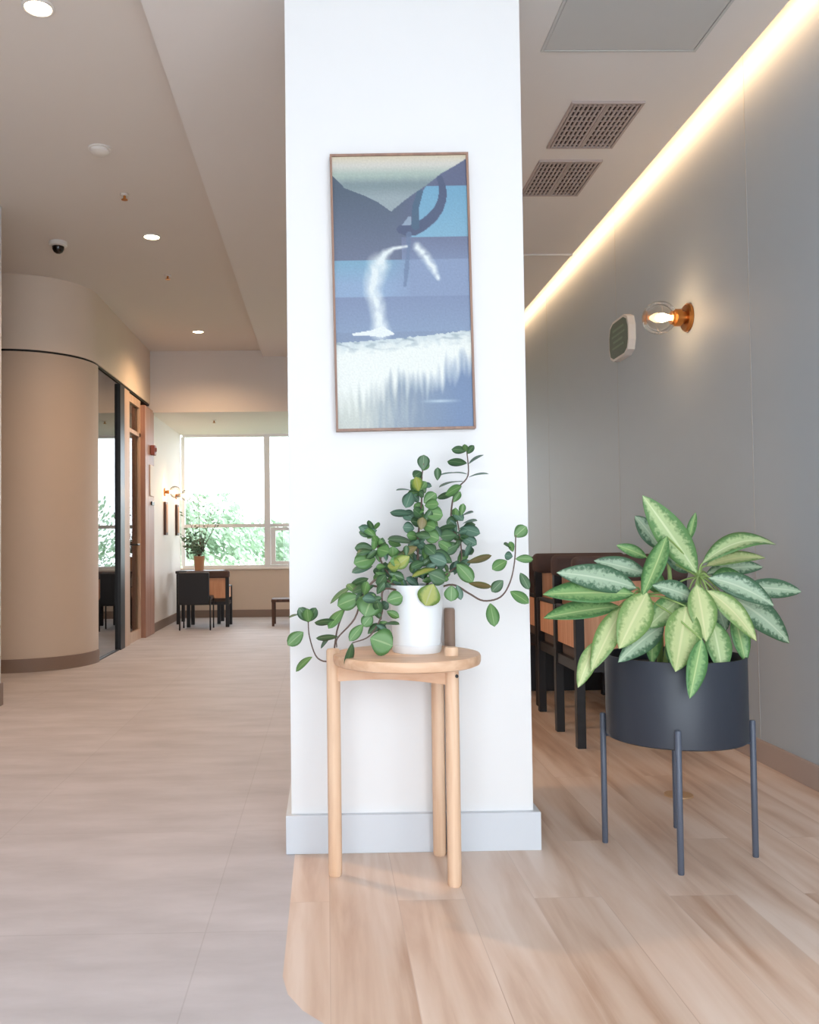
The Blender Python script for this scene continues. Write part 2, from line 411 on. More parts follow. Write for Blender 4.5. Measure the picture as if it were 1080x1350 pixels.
# left wall band above the partition and the rounded corner
def rounded(bm, r, x0, y_c, y_end, z0, z1, off=0, seg=24, thick=.12, wide=1.7):
    cx, cy = LX - .62, 7.62
    pts = [(LX-.62-wide, cy-.62-off)]
    for i in range(seg+1):
        a = -PI/2 + (PI/2)*i/seg
        pts.append((cx + (.62+off)*math.cos(a), cy + (.62+off)*math.sin(a)))
    pts.append((LX+off, y_end))
    inner = [(x - (thick), y + thick) if k == 0 else None for k, (x, y) in enumerate(pts)]
    vs0 = [bm.verts.new((x, y, z0)) for x, y in pts]; vs1 = [bm.verts.new((x, y, z1)) for x, y in pts]
    ip = [(LX-.62-wide, cy-.62+thick)]
    for i in range(seg+1):
        a = -PI/2 + (PI/2)*i/seg
        ip.append((cx + (.62-thick)*math.cos(a), cy + (.62-thick)*math.sin(a)))
    ip.append((LX-thick, y_end))
    wi0 = [bm.verts.new((x, y, z0)) for x, y in ip]; wi1 = [bm.verts.new((x, y, z1)) for x, y in ip]
    n = len(pts)
    for i in range(n-1):
        bm.faces.new((vs0[i], vs0[i+1], vs1[i+1], vs1[i])); bm.faces.new((wi0[i+1], wi0[i], wi1[i], wi1[i+1]))
        bm.faces.new((vs0[i+1], vs0[i], wi0[i], wi0[i+1])); bm.faces.new((vs1[i], vs1[i+1], wi1[i+1], wi1[i]))
    for k in (0, n-1): bm.faces.new((vs0[k], vs1[k], wi1[k], wi0[k]))
    return bm
struct('wall_left', rounded(B(), 0, 0, 0, YS, HZ+.03, ZL), M['beige_light'], auto=30)          # upper band
struct('wall_left_lower', rounded(B(), 0, 0, 0, 7.64, .0, HZ+.012), M['beige_wall'], auto=30)
struct('trim_6', rounded(B(), 0, 0, 0, YS, HZ+.012, HZ+.03, off=-.012), M['black_gap'], auto=30)
struct('baseboard_left', rounded(B(), 0, 0, 0, 7.6, 0, .105, off=.014, thick=.0), M['brown_base'], auto=30)
struct('wall_far_left', box(B(), LX-.12, LX, 9.96, YF, 0, ZF), M['white_wall'])
struct('baseboard_far_left', box(B(), LX, LX+.013, 9.99, YF, 0, .10, .002), M['brown_base'])
struct('wall_near_left', box(B(), -2.25, -2.045, YB, 5.62, 0, ZL), M['column_base'])
struct('baseboard_near_left', box(B(), -2.045, -2.032, YB, 5.633, 0, .14, .002), M['brown_base'])
# unseen front wall, opening shaped to limit daylight: solid left and above
bm = B(); box(bm, -4.2, -1.2, YB-.1, YB, 0, ZL); box(bm, -1.2, RX+.1, YB-.1, YB, 2.4, 3.4)
struct('wall_front_baffle', bm, M['column_base'])
struct('wall_outer_left', box(B(), -4.3, -4.2, YB, 7.0, 0, ZL), M['beige_wall'])
# side room behind the partition glass
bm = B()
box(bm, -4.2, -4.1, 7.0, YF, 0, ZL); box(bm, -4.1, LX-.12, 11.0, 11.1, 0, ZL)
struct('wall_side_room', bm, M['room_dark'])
# far wall with window opening
WX0, WX1, WZ0, WZ1 = -1.93, 1.9, .66, 2.46
struct('wall_far', box(B(), -4.2, RX+.1, YF, YF+.2, 0, WZ0), M['beige_wall'])
struct('baseboard_far', box(B(), LX, RX, YF-.013, YF, 0, .10, .002), M['brown_base'])
win = B()
box(win, WX0, WX1, YF+.04, YF+.12, WZ0, WZ0+.035); box(win, WX0, WX1, YF+.04, YF+.12, WZ1-.03, WZ1)
box(win, WX0-.02, WX0+.03, YF+.04, YF+.12, WZ0+.035, WZ1-.03); box(win, WX1-.03, WX1, YF+.04, YF+.12, WZ0+.035, WZ1-.03)
for mx in (-.79, .55): box(win, mx-.04, mx+.04, YF+.03, YF+.13, WZ0+.035, WZ1-.03)
for a, b in ((WX0+.03, -.83), (-.75, .51), (.59, WX1-.03)): box(win, a, b, YF+.045, YF+.115, 1.205, 1.25)
wo = struct('window_1', win, M['alu'])
bm = B()                                                     # opening sash, lower right of the mullion
for a in ((-.745, -.68, .70, 1.20), (.44, .505, .70, 1.20), (-.68, .44, .70, .745), (-.68, .44, 1.155, 1.20)):
    box(bm, a[0], a[1], YF+.03, YF+.09, a[2], a[3])
obj('window_sash', bm, M['alu'], wo)
obj('window_pane', box(B(), WX0+.03, WX1-.03, YF+.075, YF+.081, WZ0+.035, WZ1-.03), M['glass'], wo)
obj('window_sill', box(B(), WX0, WX1, YF-.02, YF+.04, WZ0-.02, WZ0, .003), M['white_wall'], wo)

sw2 = B()  # unseen window, added to bring daylight to the far end
for z in (.60, 2.36): box(sw2, RX+.02, RX+.08, 10.4, 11.8, z, z+.04)
for y in (10.4, 11.08, 11.76): box(sw2, RX+.02, RX+.08, y, y+.04, .64, 2.36)
w2 = struct('window_added', sw2, M['alu'])
obj('window_pane', box(B(), RX+.047, RX+.053, 10.44, 11.76, .64, 2.36), M['glass'], w2)
# ---- partition: glass panel, black post, jamb, door, pillar
gp = thing('glass_partition', (LX, 8.0, 0), 'dark tinted glass partition panel between the rounded beige wall and black post', 'partition')
obj('glass_pane', box(B(), LX-.03, LX-.018, 7.64, 8.42, .012, HZ), M['tint_glass'], gp)
obj('bottom_channel', box(B(), LX-.05, LX, 7.64, 8.42, 0, .012), M['black_metal'], gp)
obj('post', box(B(), LX-.06, LX+.01, 8.42, 8.60, 0, HZ, .004), M['black_metal'], gp)
dr = B()
box(dr, LX-.08, LX, 8.60, 8.86, 0, HZ); 
dd = struct('door_1', dr, M['jamb'])
bm = B()
box(bm, LX-.07, LX-.02, 8.86, 9.48, 2.44, HZ); box(bm, LX-.07, LX-.02, 8.86, 9.48, 2.13, 2.17)
box(bm, LX-.07, LX-.02, 9.42, 9.48, 0, 2.44); box(bm, LX-.07, LX-.02, 8.86, 8.90, 0, 2.44); box(bm, LX-.07, LX-.02, 8.90, 9.42, 0, .10)
obj('door_frame', bm, M['jamb'], dd)
obj('door_pane', box(B(), LX-.05, LX-.042, 8.90, 9.42, .10, 2.13), M['door_glass'], dd)
obj('transom_pane', box(B(), LX-.05, LX-.042, 8.90, 9.42, 2.17, 2.44), M['door_glass'], dd)
bm = B(); tube(bm, [(LX-.04, 9.0, .99), (LX+.035, 9.0, .99), (LX+.035, 9.13, .99)], .011, smooth=False)
obj('door_handle', bm, M['black_metal'], dd, smooth=True)
struct('trim_7', box(B(), LX-.12, LX+.03, 9.48, 9.96, 0, HZ-.04, .004), M['pillar'])
al = thing('fire_alarm', (LX+.03, 9.80, 2.02), 'small dull red alarm box high on the brown pillar', 'alarm')
obj('housing', box(B(), LX+.032, LX+.08, 9.74, 9.84, 1.97, 2.08, .008), M['red'], al)
obj('sounder', lathe(B(), (LX+.08, 9.79, 2.03), [(0, .0), (.025, .0), (.022, .012), (0, .014)], 20, 'X'), M['red'], al, smooth=True)
sp = thing('wall_notice', (LX+.03, 9.80, 1.7), 'pale narrow notice board on the brown pillar below the red alarm', 'notice')
obj('board', box(B(), LX+.032, LX+.042, 9.70, 9.90, 1.52, 1.86, .002), M['white_wall'], sp)
sw = tag(obj('light_switch', box(B(), LX+.032, LX+.048, 9.76, 9.88, 1.42, 1.46, .003), M['black_metal']), 'small dark switch plate under the pale notice on the pillar', 'switch')

# ---- column in the middle
struct('wall_center', box(B(), -.121, .664, 2.90, 3.55, 0, 3.08, .002), M['column'])
struct('baseboard_center', box(B(), -.138, .684, 2.878, 3.57, 0, .122, .002), M['column_base'])

# ------------------------------------------------------------------ LED cove
cv = thing('cove_light', (COVE, 4, ZR), 'long warm light strip in the slot between ceiling and grey wall', 'light strip')
obj('channel', box(B(), COVE-.0, COVE+.012, YB+.05, YS-.05, 3.12, 3.17), M['white_plastic'], cv)
obj('diffuser', box(B(), COVE+.012, COVE+.022, YB+.05, YS-.05, 3.125, 3.165), M['led'], cv)
light('cove_glow', 'AREA', (COVE+.03, 4.2, 3.145), (0, math.radians(-62), 0), 22, WARM, shape='RECTANGLE', size=.03, size_y=11.0)

# ------------------------------------------------------------------ ceiling fittings
def downlight(x, y, z, label, e=33):
    t = thing('recessed_downlight', (x, y, z), label, 'light', 'downlights along the left ceiling')
    obj('trim_ring', lathe(B(), (x, y, z), [(.064, 0), (.064, -.006), (.054, -.010), (.052, -.002)], 32), M['white_plastic'], t, smooth=True)
    obj('lens', lathe(B(), (x, y, z), [(0, -.0035), (.052, -.0035)], 32), M['lamp'], t)
    l = light('downlight_beam', 'SPOT', (x, y, z-.02), (0, 0, 0), e*3.0, WARM, spot_size=math.radians(150), spot_blend=.9, shadow_soft_size=.04)
    l.parent = t; l.location = (0, 0, -.02)
    return t
downlight(-1.20, 6.17, ZL, 'lit round downlight above the corridor, nearer of the two glowing in full view')
downlight(-1.28, 8.98, ZL, 'lit round downlight close to the beige soffit at the corridor end')
downlight(-1.13, 3.50, ZL, 'lit downlight cut off by the top left edge of the picture')
t = thing('smoke_detector', (-1.21, 4.78, ZL), 'flat white round smoke detector on the left ceiling', 'detector')
obj('base_plate', lathe(B(), (-1.21, 4.78, ZL), [(0, 0), (.062, 0), (.062, -.008), (0, -.008)], 32), M['white_plastic'], t, auto=40)
obj('sensor_head', lathe(B(), (-1.21, 4.78, ZL-.008), [(.05, 0), (.048, -.014), (.034, -.024), (0, -.026)], 32), M['white_plastic'], t, auto=40)
def sprinkler(x, y, z, label):
    t = thing('fire_sprinkler', (x, y, z), label, 'sprinkler', 'small ceiling sprinklers')
    obj('escutcheon', lathe(B(), (x, y, z), [(0, 0), (.028, 0), (.026, -.006), (0, -.008)], 20), M['white_plastic'], t, smooth=True)
    obj('nozzle', lathe(B(), (x, y, z-.008), [(.008, 0), (.008, -.02), (.02, -.024), (.02, -.027), (0, -.028)], 16), M['brass'], t, auto=40)
sprinkler(-1.22, 5.42, ZL, 'small brown sprinkler head between the smoke detector and the nearer downlight')
sprinkler(-1.25, 7.08, ZL, 'small brown sprinkler head between the two downlights')
sprinkler(-1.32, 10.55, ZF, 'tiny sprinkler head on the low ceiling before the window')
t = thing('dome_camera', (-1.905+.02, 6.28, ZL), 'white surface-mounted security camera with black dome', 'camera')
obj('housing', lathe(B(), (-1.885, 6.28, ZL), [(0, 0), (.062, 0), (.062, -.028), (.048, -.034), (0, -.034)], 32), M['white_plastic'], t, auto=40)
obj('dome', lathe(B(), (-1.885, 6.28, ZL-.034), [(.042, 0), (.040, -.02), (.030, -.038), (.015, -.048), (0, -.05)], 32), M['grey_lens'], t, smooth=True)
def grille(x0, x1, y0, y1, label):
    t = thing('ceiling_grille', ((x0+x1)/2, (y0+y1)/2, ZR), label, 'vent', 'air grilles on the right ceiling')
    bm = B(); fr = .012
    box(bm, x0, x1, y0, y0+fr, ZR-.012, ZR); box(bm, x0, x1, y1-fr, y1, ZR-.012, ZR)
    box(bm, x0, x0+fr, y0+fr, y1-fr, ZR-.012, ZR); box(bm, x1-fr, x1, y0+fr, y1-fr, ZR-.012, ZR)
    xm = (x0+x1)/2; box(bm, xm-.004, xm+.004, y0+fr, y1-fr, ZR-.011, ZR)
    obj('frame', bm, M['grille'], t)
    obj('duct_shade_sheet', box(B(), x0+fr, x1-fr, y0+fr, y1-fr, ZR-.002, ZR), M['duct_shade'], t)  # thin dark sheet painted as the shade inside the opening
    bm = B(); n = 14
    for i in range(n):
        x = x0+fr+(x1-x0-2*fr)*(i+.5)/n; box(bm, x-.0055, x+.0055, y0+fr, y1-fr, ZR-.010, ZR-.004)
    for i in range(9):
        y = y0+fr+(y1-y0-2*fr)*(i+.5)/9; box(bm, x0+fr, x1-fr, y-.004, y+.004, ZR-.007, ZR-.003)
    obj('slats', bm, M['grille'], t)
grille(1.19, 1.54, 4.13, 4.62, 'slatted grey air grille on the right ceiling, nearer to the flush access panel')
grille(1.19, 1.54, 4.78, 5.27, 'slatted grey air grille on the right ceiling, farther and smaller looking one')
t = thing('access_panel', (1.27, 3.2, ZR), 'large flush pale grey access panel in the right ceiling', 'panel')
bm = B()
for a in ((.935, 1.60, 2.70, 2.712), (.935, 1.60, 3.688, 3.70), (.935, .947, 2.712, 3.688), (1.588, 1.60, 2.712, 3.688)): box(bm, a[0], a[1], a[2], a[3], ZR-.006, ZR)
obj('rim', bm, M['access'], t); obj('panel', box(B(), .95, 1.585, 2.715, 3.685, ZR-.004, ZR), M['access'], t)

# ------------------------------------------------------------------ sconce and sign on the right wall
sy, sz = 4.63, 2.165
t = thing('wall_sconce', (RX, sy, sz), 'lit brass wall sconce with a clear glass globe on grey wall', 'lamp')
obj('backplate', lathe(B(), (RX, sy, sz), [(0, 0), (.075, 0), (.075, -.012), (.066, -.02), (.050, -.022), (0, -.022)], 40, 'X'), M['brass'], t, auto=30)
obj('socket', lathe(B(), (RX-.022, sy, sz), [(.034, 0), (.034, -.02), (.046, -.022), (.046, -.05), (.036, -.058), (.034, -.07), (0, -.07)], 40, 'X'), M['brass'], t, auto=30)
gx = 1.775; gr = .088
obj('glass_globe', lathe(B(), (gx, sy, sz), [(gr*math.sin(a), gr*math.cos(a)) for a in [(.42 + (PI-.42)*i/20) for i in range(21)]], 40, 'X'), M['sconce_glass'], t, smooth=True)
obj('bulb', lathe(B(), (gx+.05, sy, sz), [(0, .02), (.012, .015), (.014, 0), (.024, -.03), (.022, -.052), (.010, -.068), (0, -.074)], 24, 'X'), M['bulb'], t, smooth=True)
l = light('sconce_glow', 'POINT', (0, 0, 0), (0, 0, 0), 1.6, WARM, shadow_soft_size=.025); l.parent = t; l.location = (-.2, 0, 0)
y0, y1, z0, z1 = 5.42, 5.80, 2.15, 2.41
t = thing('wall_sign', (RX, 5.61, 2.28), 'small dull green sign plate with white rim left of sconce', 'sign')
def octo(y0, y1, z0, z1, c):
    return [(y0+c, z0), (y1-c, z0), (y1-c*.3, z0+c*.3), (y1, z0+c), (y1, z1-c), (y1-c*.3, z1-c*.3), (y1-c, z1), (y0+c, z1), (y0+c*.3, z1-c*.3), (y0, z1-c), (y0, z0+c), (y0+c*.3, z0+c*.3)]
obj('casing', extrude_outline(B(), octo(y0, y1, z0, z1, .085), lambda u, v, d: (RX-d, u, v), .045), M['white_plastic'], t)
obj('face', extrude_outline(B(), octo(y0+.016, y1-.016, z0+.016, z1-.016, .075), lambda u, v, d: (RX-.045-d, u, v), .003), M['sign_green'], t)
bm = B()
for a, b, c, d in ((5.50, 5.71, 2.335, 2.35), (5.48, 5.73, 2.30, 2.312), (5.52, 5.70, 2.262, 2.276), (5.50, 5.72, 2.225, 2.237)):
    box(bm, RX-.050, RX-.048, a, b, c, d)
obj('faint_marks', bm, M['sign_mark'], t)

# ------------------------------------------------------------------ framed artwork on the column
def art_color(u, v, n1, n2, n3, n4):
    def mix(a, b, t):
        t = max(0, min(1, t)); return [a[i]+(b[i]-a[i])*t for i in range(3)]
    def interp(x, pts):
        for (x0, y0), (x1, y1) in zip(pts, pts[1:]):
            if x <= x1: return y0+(y1-y0)*(x-x0)/(x1-x0+1e-9)
        return pts[-1][1]
    def seg(pts):      # distance to a polyline with a radius per point; returns signed coverage
        best = 9
        for (ax, ay, ar), (bx, by, br) in zip(pts, pts[1:]):
            dx, dy = bx-ax, (by-ay)*2; px, py = u-ax, (v-ay)*2
            t = max(0, min(1, (px*dx+py*dy)/(dx*dx+dy*dy+1e-9)))
            dd = math.hypot(px-dx*t, py-dy*t)/(ar+(br-ar)*t); best = min(best, dd)
        return best
    ridge = interp(u, [(0, .068), (.09, .116), (.225, .143), (.335, .17), (.43, .205), (.52, .17), (.61, .138), (.70, .11), (.81, .068), (.92, .038), (1, .014)])
    if v < ridge:
        c = mix((226, 212, 188), (216, 212, 206), v/.03)
        c = mix(c, (176, 190, 184), (v-.035)/.03); c = mix(c, (134, 150, 156), (v-.075)/.03+n1*.3); c = mix(c, (158, 170, 178), (v-.115)/.04)
    elif v < .648:
        c = mix((84, 97, 116), (112, 120, 146), (v-.12)/.26)
        c = mix(c, (100, 106, 136), (u-.45)/.2)
        lb = interp(v, [(.0, .75), (.11, .70), (.15, .65), (.2, .62), (.27, .62), (.285, .60), (.30, .57), (.31, .57)])
        if .112 < v < .302 and u > lb: c = mix((118, 168, 200), (134, 178, 206), (v-.11)/.19)
        if abs(u-.53) < .05 and .225 < v < .262 and (u-.50) > (.262-v)*1.6 : c = (150, 166, 188)
        if v > .302 and u > .5: c = mix((116, 124, 154), (136, 152, 186), (v-.30)/.14)
        if v > .385 and u <= .56: c = mix((128, 170, 198), (146, 170, 204), (v-.385)/.09)
        if v > .385: c = mix(c, (140, 156, 190), (u-.35)/.25)
        if v > .52: c = mix((132, 146, 180), (138, 156, 188), (v-.52)/.12)
        if seg([(.80, .085, .022), (.818, .115, .026), (.822, .14, .03), (.81, .17, .032), (.785, .20, .035), (.745, .225, .038), (.70, .245, .04), (.65, .262, .042), (.60, .275, .042), (.55, .278, .04), (.50, .272, .03)]) < 1: c = (84, 94, 124)
        if seg([(.65, .135, .022), (.615, .19, .025), (.61, .26, .03)]) < 1: c = (80, 104, 130)
        if seg([(.56, .29, .02), (.55, .36, .013), (.535, .42, .018), (.52, .48, .01)]) < 1: c = mix(c, (110, 128, 160), .7)
    else:
        c = (134, 150, 180)
    s = seg([(.54, .335, .012), (.44, .342, .018), (.38, .362, .04), (.33, .40, .09), (.29, .46, .08), (.28, .50, .07), (.31, .55, .065), (.32, .60, .06), (.33, .645, .08)])
    c = mix(c, (232, 238, 242), max(0, 1.15-s)*(.55+.9*n2))
    s = seg([(.62, .338, .04), (.68, .375, .045), (.73, .415, .04), (.77, .455, .02)])
    c = mix(c, (232, 238, 242), max(0, 1.1-s)*(.4+1.1*n3))
    s = seg([(.13, .655, .008), (.26, .652, .02), (.34, .648, .04), (.42, .655, .01)])
    if s < 1: c = (236, 240, 244)
    line = interp(u, [(0, .685), (.25, .68), (.5, .672), (.75, .66), (1, .648)]) + (n1-.5)*.012
    if v > line:
        foam = mix((206, 216, 222), (240, 242, 240), (v-line)/.045 + (n2-.5)*.8)
        c = foam
        if v < line+.05: c = mix(c, (128, 146, 162), max(0, min(.6, (.45-n4)*5))*(1-(v-line)/.05))
        low = mix((206, 210, 206), (136, 152, 176), (u-.15)/.45 + (n1-.5)*.6)
        low = mix(low, (118, 140, 178), (u-.6)/.3)
        start = interp(u, [(0, .86), (.25, .84), (.45, .785), (.7, .80), (.82, .75), (1, .72)])
        c = mix(c, low, (v-start)/.09 + (n1-.5)*1.1)
        if u > .55: c = mix(c, (186, 204, 222), max(0, 1-abs(v-.905)/.008)*max(0, 1-abs(u-.76)/.16)*1.2)
    return c
from mathutils import noise as MN
def painting(name, x0, x1, z0, z1, y, rot, parent):
    NU, NV = 170, 340
    vs = []; cols = []
    cx, cz = (x0+x1)/2, (z0+z1)/2; ca, sa = math.cos(rot), math.sin(rot)
    for j in range(NV+1):
        for i in range(NU+1):
            u, v = i/NU, j/NV
            x, z = x0+(x1-x0)*u-cx, z1-(z1-z0)*v-cz
            vs.append((cx+x*ca-z*sa-parent.location.x, y-parent.location.y, cz+x*sa+z*ca-parent.location.z))
            n1 = .5+.5*MN.noise(Vector((u*34, v*9, 1))); n2 = .5+.5*MN.noise(Vector((u*26, v*38, 5))); n3 = .5+.5*MN.noise(Vector((u*22, v*70, 9)))
            n4 = .5+.5*MN.noise(Vector((u*13, v*85, 3)))
            gr_ = 1+(MN.noise(Vector((u*90, v*180, 7))))*.05
            c = lin([max(0, min(236, q*gr_*m_)) for q, m_ in zip(art_color(u, v, n1, n2, n3, n4), (.92, .92, .90))])
            cols.extend((*c, 1))
    fs = [(j*(NU+1)+i, (j+1)*(NU+1)+i, (j+1)*(NU+1)+i+1, j*(NU+1)+i+1) for j in range(NV) for i in range(NU)]
    me = bpy.data.meshes.new(name); me.from_pydata(vs, [], fs)
    ca_ = me.color_attributes.new('paint', 'FLOAT_COLOR', 'POINT'); ca_.data.foreach_set('color', cols)
    k = NT('printed_canvas'); vc = k.n('ShaderNodeVertexColor', layer_name='paint'); k.l(vc.outputs[0], k.b.inputs['Base Color']); k.b.inputs['Roughness'].default_value = .5
    return link(name, me, k.m, parent)
ROTA = math.radians(.75)
a = at(434, 203, 2.87); b = at(617, 201, 2.87); c_ = at(444, 568, 2.87); d_ = at(628, 565, 2.87)
ctr = (a+b+c_+d_)/4; WA = ((b-a).length+(d_-c_).length)/2; HA = ((c_-a).length+(d_-b).length)/2
fr = thing('framed_artwork', (ctr.x, 2.897, ctr.z), 'tall framed abstract blue painting with white waterfall on the column', 'picture')
def rotbox(bm, x0, x1, y0, y1, z0, z1, bev=0):
    box(bm, x0, x1, y0, y1, z0, z1, bev)
bm = B(); T = .007
x0, x1, z0, z1 = ctr.x-WA/2, ctr.x+WA/2, ctr.z-HA/2, ctr.z+HA/2
box(bm, x0, x0+T, 2.868, 2.898, z0, z1); box(bm, x1-T, x1, 2.868, 2.898, z0, z1)
box(bm, x0+T, x1-T, 2.868, 2.898, z0, z0+T); box(bm, x0+T, x1-T, 2.868, 2.898, z1-T, z1)
bmesh.ops.rotate(bm, verts=bm.verts, cent=ctr, matrix=Matrix.Rotation(-ROTA, 3, 'Y'))
obj('frame', bm, M['frame_wood'], fr)
bm = box(B(), x0+T, x1-T, 2.8765, 2.897, z0+T, z1-T)
bmesh.ops.rotate(bm, verts=bm.verts, cent=ctr, matrix=Matrix.Rotation(-ROTA, 3, 'Y'))
obj('backing', bm, M['white_plastic'], fr)
painting('canvas', x0+T, x1-T, z0+T, z1-T, 2.8755, ROTA, fr)

# ------------------------------------------------------------------ oak plant stand
sc = Vector((.238, 2.668, 0)); ZT = .664
st = thing('plant_stand', (sc.x, sc.y, 0), 'round pale oak plant stand on wooden legs before the white column', 'stand')
obj('tabletop', lathe(B(), (sc.x, sc.y, ZT-.032), [(0, 0), (.208, 0), (.217, .004), (.220, .012), (.220, .026), (.217, .032), (0, .032)], 72), M['oak_x'], st, auto=35)
LEG = {'fl': Vector((.018, 2.695, 0)), 'fr': Vector((.363, 2.600, 0)), 'b': Vector((.352, 2.853, 0))}
def post(c, r, z0, z1):
    return lathe(B(), (c.x, c.y, z0), [(0, 0), (r*.86, 0), (r, .006), (r, z1-z0-.006), (r*.86, z1-z0), (0, z1-z0)], 28)
obj('leg', post(LEG['fl'], .0205, 0, .676), M['oak'], st, auto=35)
obj('leg', post(LEG['fr'], .0205, 0, .688), M['oak'], st, auto=35)
obj('leg', post(LEG['b'], .0205, 0, .632), M['oak'], st, auto=35)
tag(obj('upright', post(Vector((.394, 2.855, 0)), .0175, 0, .782), M['oak_shaded'], st, auto=35), 'upright oak post toned dark for shade')
def rail(p, q, zt, zb, w, name='apron'):
    bm = B(); d = (q-p).normalized(); s = Vector((-d.y, d.x, 0))*w/2; pts = []
    N = 16
    for k in (0, 1):
        for i in range(N+1):
            t = i/N; c = p+(q-p)*t; zz = (zb + .012*math.sin(PI*t)) if k == 0 else zt
            pts.append((bm.verts.new((c.x-s.x, c.y-s.y, zz)), bm.verts.new((c.x+s.x, c.y+s.y, zz))))
    for i in range(N):
        a0, a1 = pts[i], pts[i+1]; b0, b1 = pts[N+1+i], pts[N+2+i]
        bm.faces.new((a0[0], a1[0], b1[0], b0[0])); bm.faces.new((a1[1], a0[1], b0[1], b1[1]))
        bm.faces.new((a0[1], a1[1], a1[0], a0[0])); bm.faces.new((b0[0], b1[0], b1[1], b0[1]))
    for i in (0, N): bm.faces.new((pts[i][0], pts[i][1], pts[N+1+i][1], pts[N+1+i][0]))
    return obj(name, bm, M['oak_x'], st)
rail(LEG['fl'], LEG['fr'], .632, .578, .022)
rail(LEG['fr'], LEG['b'], .632, .585, .022)
rail(LEG['b'], LEG['fl'], .632, .585, .022)
tag(obj('dowel', lathe(B(), (LEG['fr'].x+.012, LEG['fr'].y-.021, .606), [(0, 0), (.005, 0), (.005, .008), (0, .008)], 16, 'Y'), M['black_gap'], st, auto=30), 'small dark dowel hole')

# ------------------------------------------------------------------ white pot and trailing shrub
pc = Vector((.272, 2.70, ZT))
ptn = thing('potted_shrub', pc, 'trailing green shrub with oval leaves in a white pot on the oak stand', 'plant')
obj('pot', lathe(B(), pc, [(0, .018), (.0715, .018), (.0715, .022), (.083, .196), (.084, .203), (.079, .203), (.078, .170), (0, .170)], 64), M['white_pot'], ptn, auto=35)
obj('saucer', lathe(B(), pc, [(0, 0), (.072, 0), (.075, .006), (.0765, .024), (.0725, .024), (.072, .017), (0, .017)], 64), M['white_pot'], ptn, auto=35)
obj('soil', lathe(B(), pc, [(0, .188), (.04, .187), (.079, .184), (.079, .178), (0, .178)], 40), M['soil'], ptn, smooth=True)
def Z5(x, y, dy=0): return at(370+x/3.176, 570+y/3.176, 2.70+dy)
root = pc + Vector((0, 0, .185))
stems = [
 ([root+Vector((.0, .01, 0)), Z5(575, 520), Z5(575, 450, -.01), Z5(590, 300, .01), Z5(590, 200, .0), Z5(600, 130, -.01)], .0042, .0018),
 ([root+Vector((.03, .02, 0)), Z5(650, 560, .05), Z5(745, 470, .07), Z5(715, 385, .08), Z5(720, 290, .09), Z5(740, 235, .09), Z5(785, 180, .09), Z5(780, 75, .09)], .004, .0018),
 ([root+Vector((.04, .0, 0)), Z5(700, 590, .02), Z5(755, 540, .05), Z5(750, 430, .06), Z5(735, 345, .06)], .0035, .0018),
 ([root+Vector((-.03, -.01, 0)), Z5(430, 560, -.03), Z5(400, 440, -.03), Z5(385, 385, -.03)], .0038, .0016),
 ([root+Vector((-.045, -.02, 0)), Z5(420, 610, -.06), Z5(350, 670, -.08), Z5(310, 780, -.09), Z5(240, 860, -.10), Z5(235, 900, -.10)], .0036, .0018),
 ([root+Vector((-.045, -.03, 0)), Z5(430, 660, -.09), Z5(425, 760, -.10), Z5(375, 850, -.12), Z5(300, 882, -.13)], .0034, .0016),
 ([root+Vector((-.05, .0, 0)), Z5(330, 650, .04), Z5(245, 800, .05), Z5(215, 945, .05), Z5(155, 945, .05), Z5(122, 860, .05), Z5(115, 785, .05)], .0032, .0018),
 ([root+Vector((.05, .0, .0)), Z5(720, 638, -.01), Z5(790, 675, -.01), Z5(850, 705, -.01), Z5(920, 690, -.01), Z5(960, 630, -.01), Z5(980, 540, -.01), Z5(985, 430, -.01)], .0034, .0018)]
for pts, r0, r1 in stems: obj('stem', tube(B(), pts, r0, r1), M['stem_brown'], ptn, smooth=True)
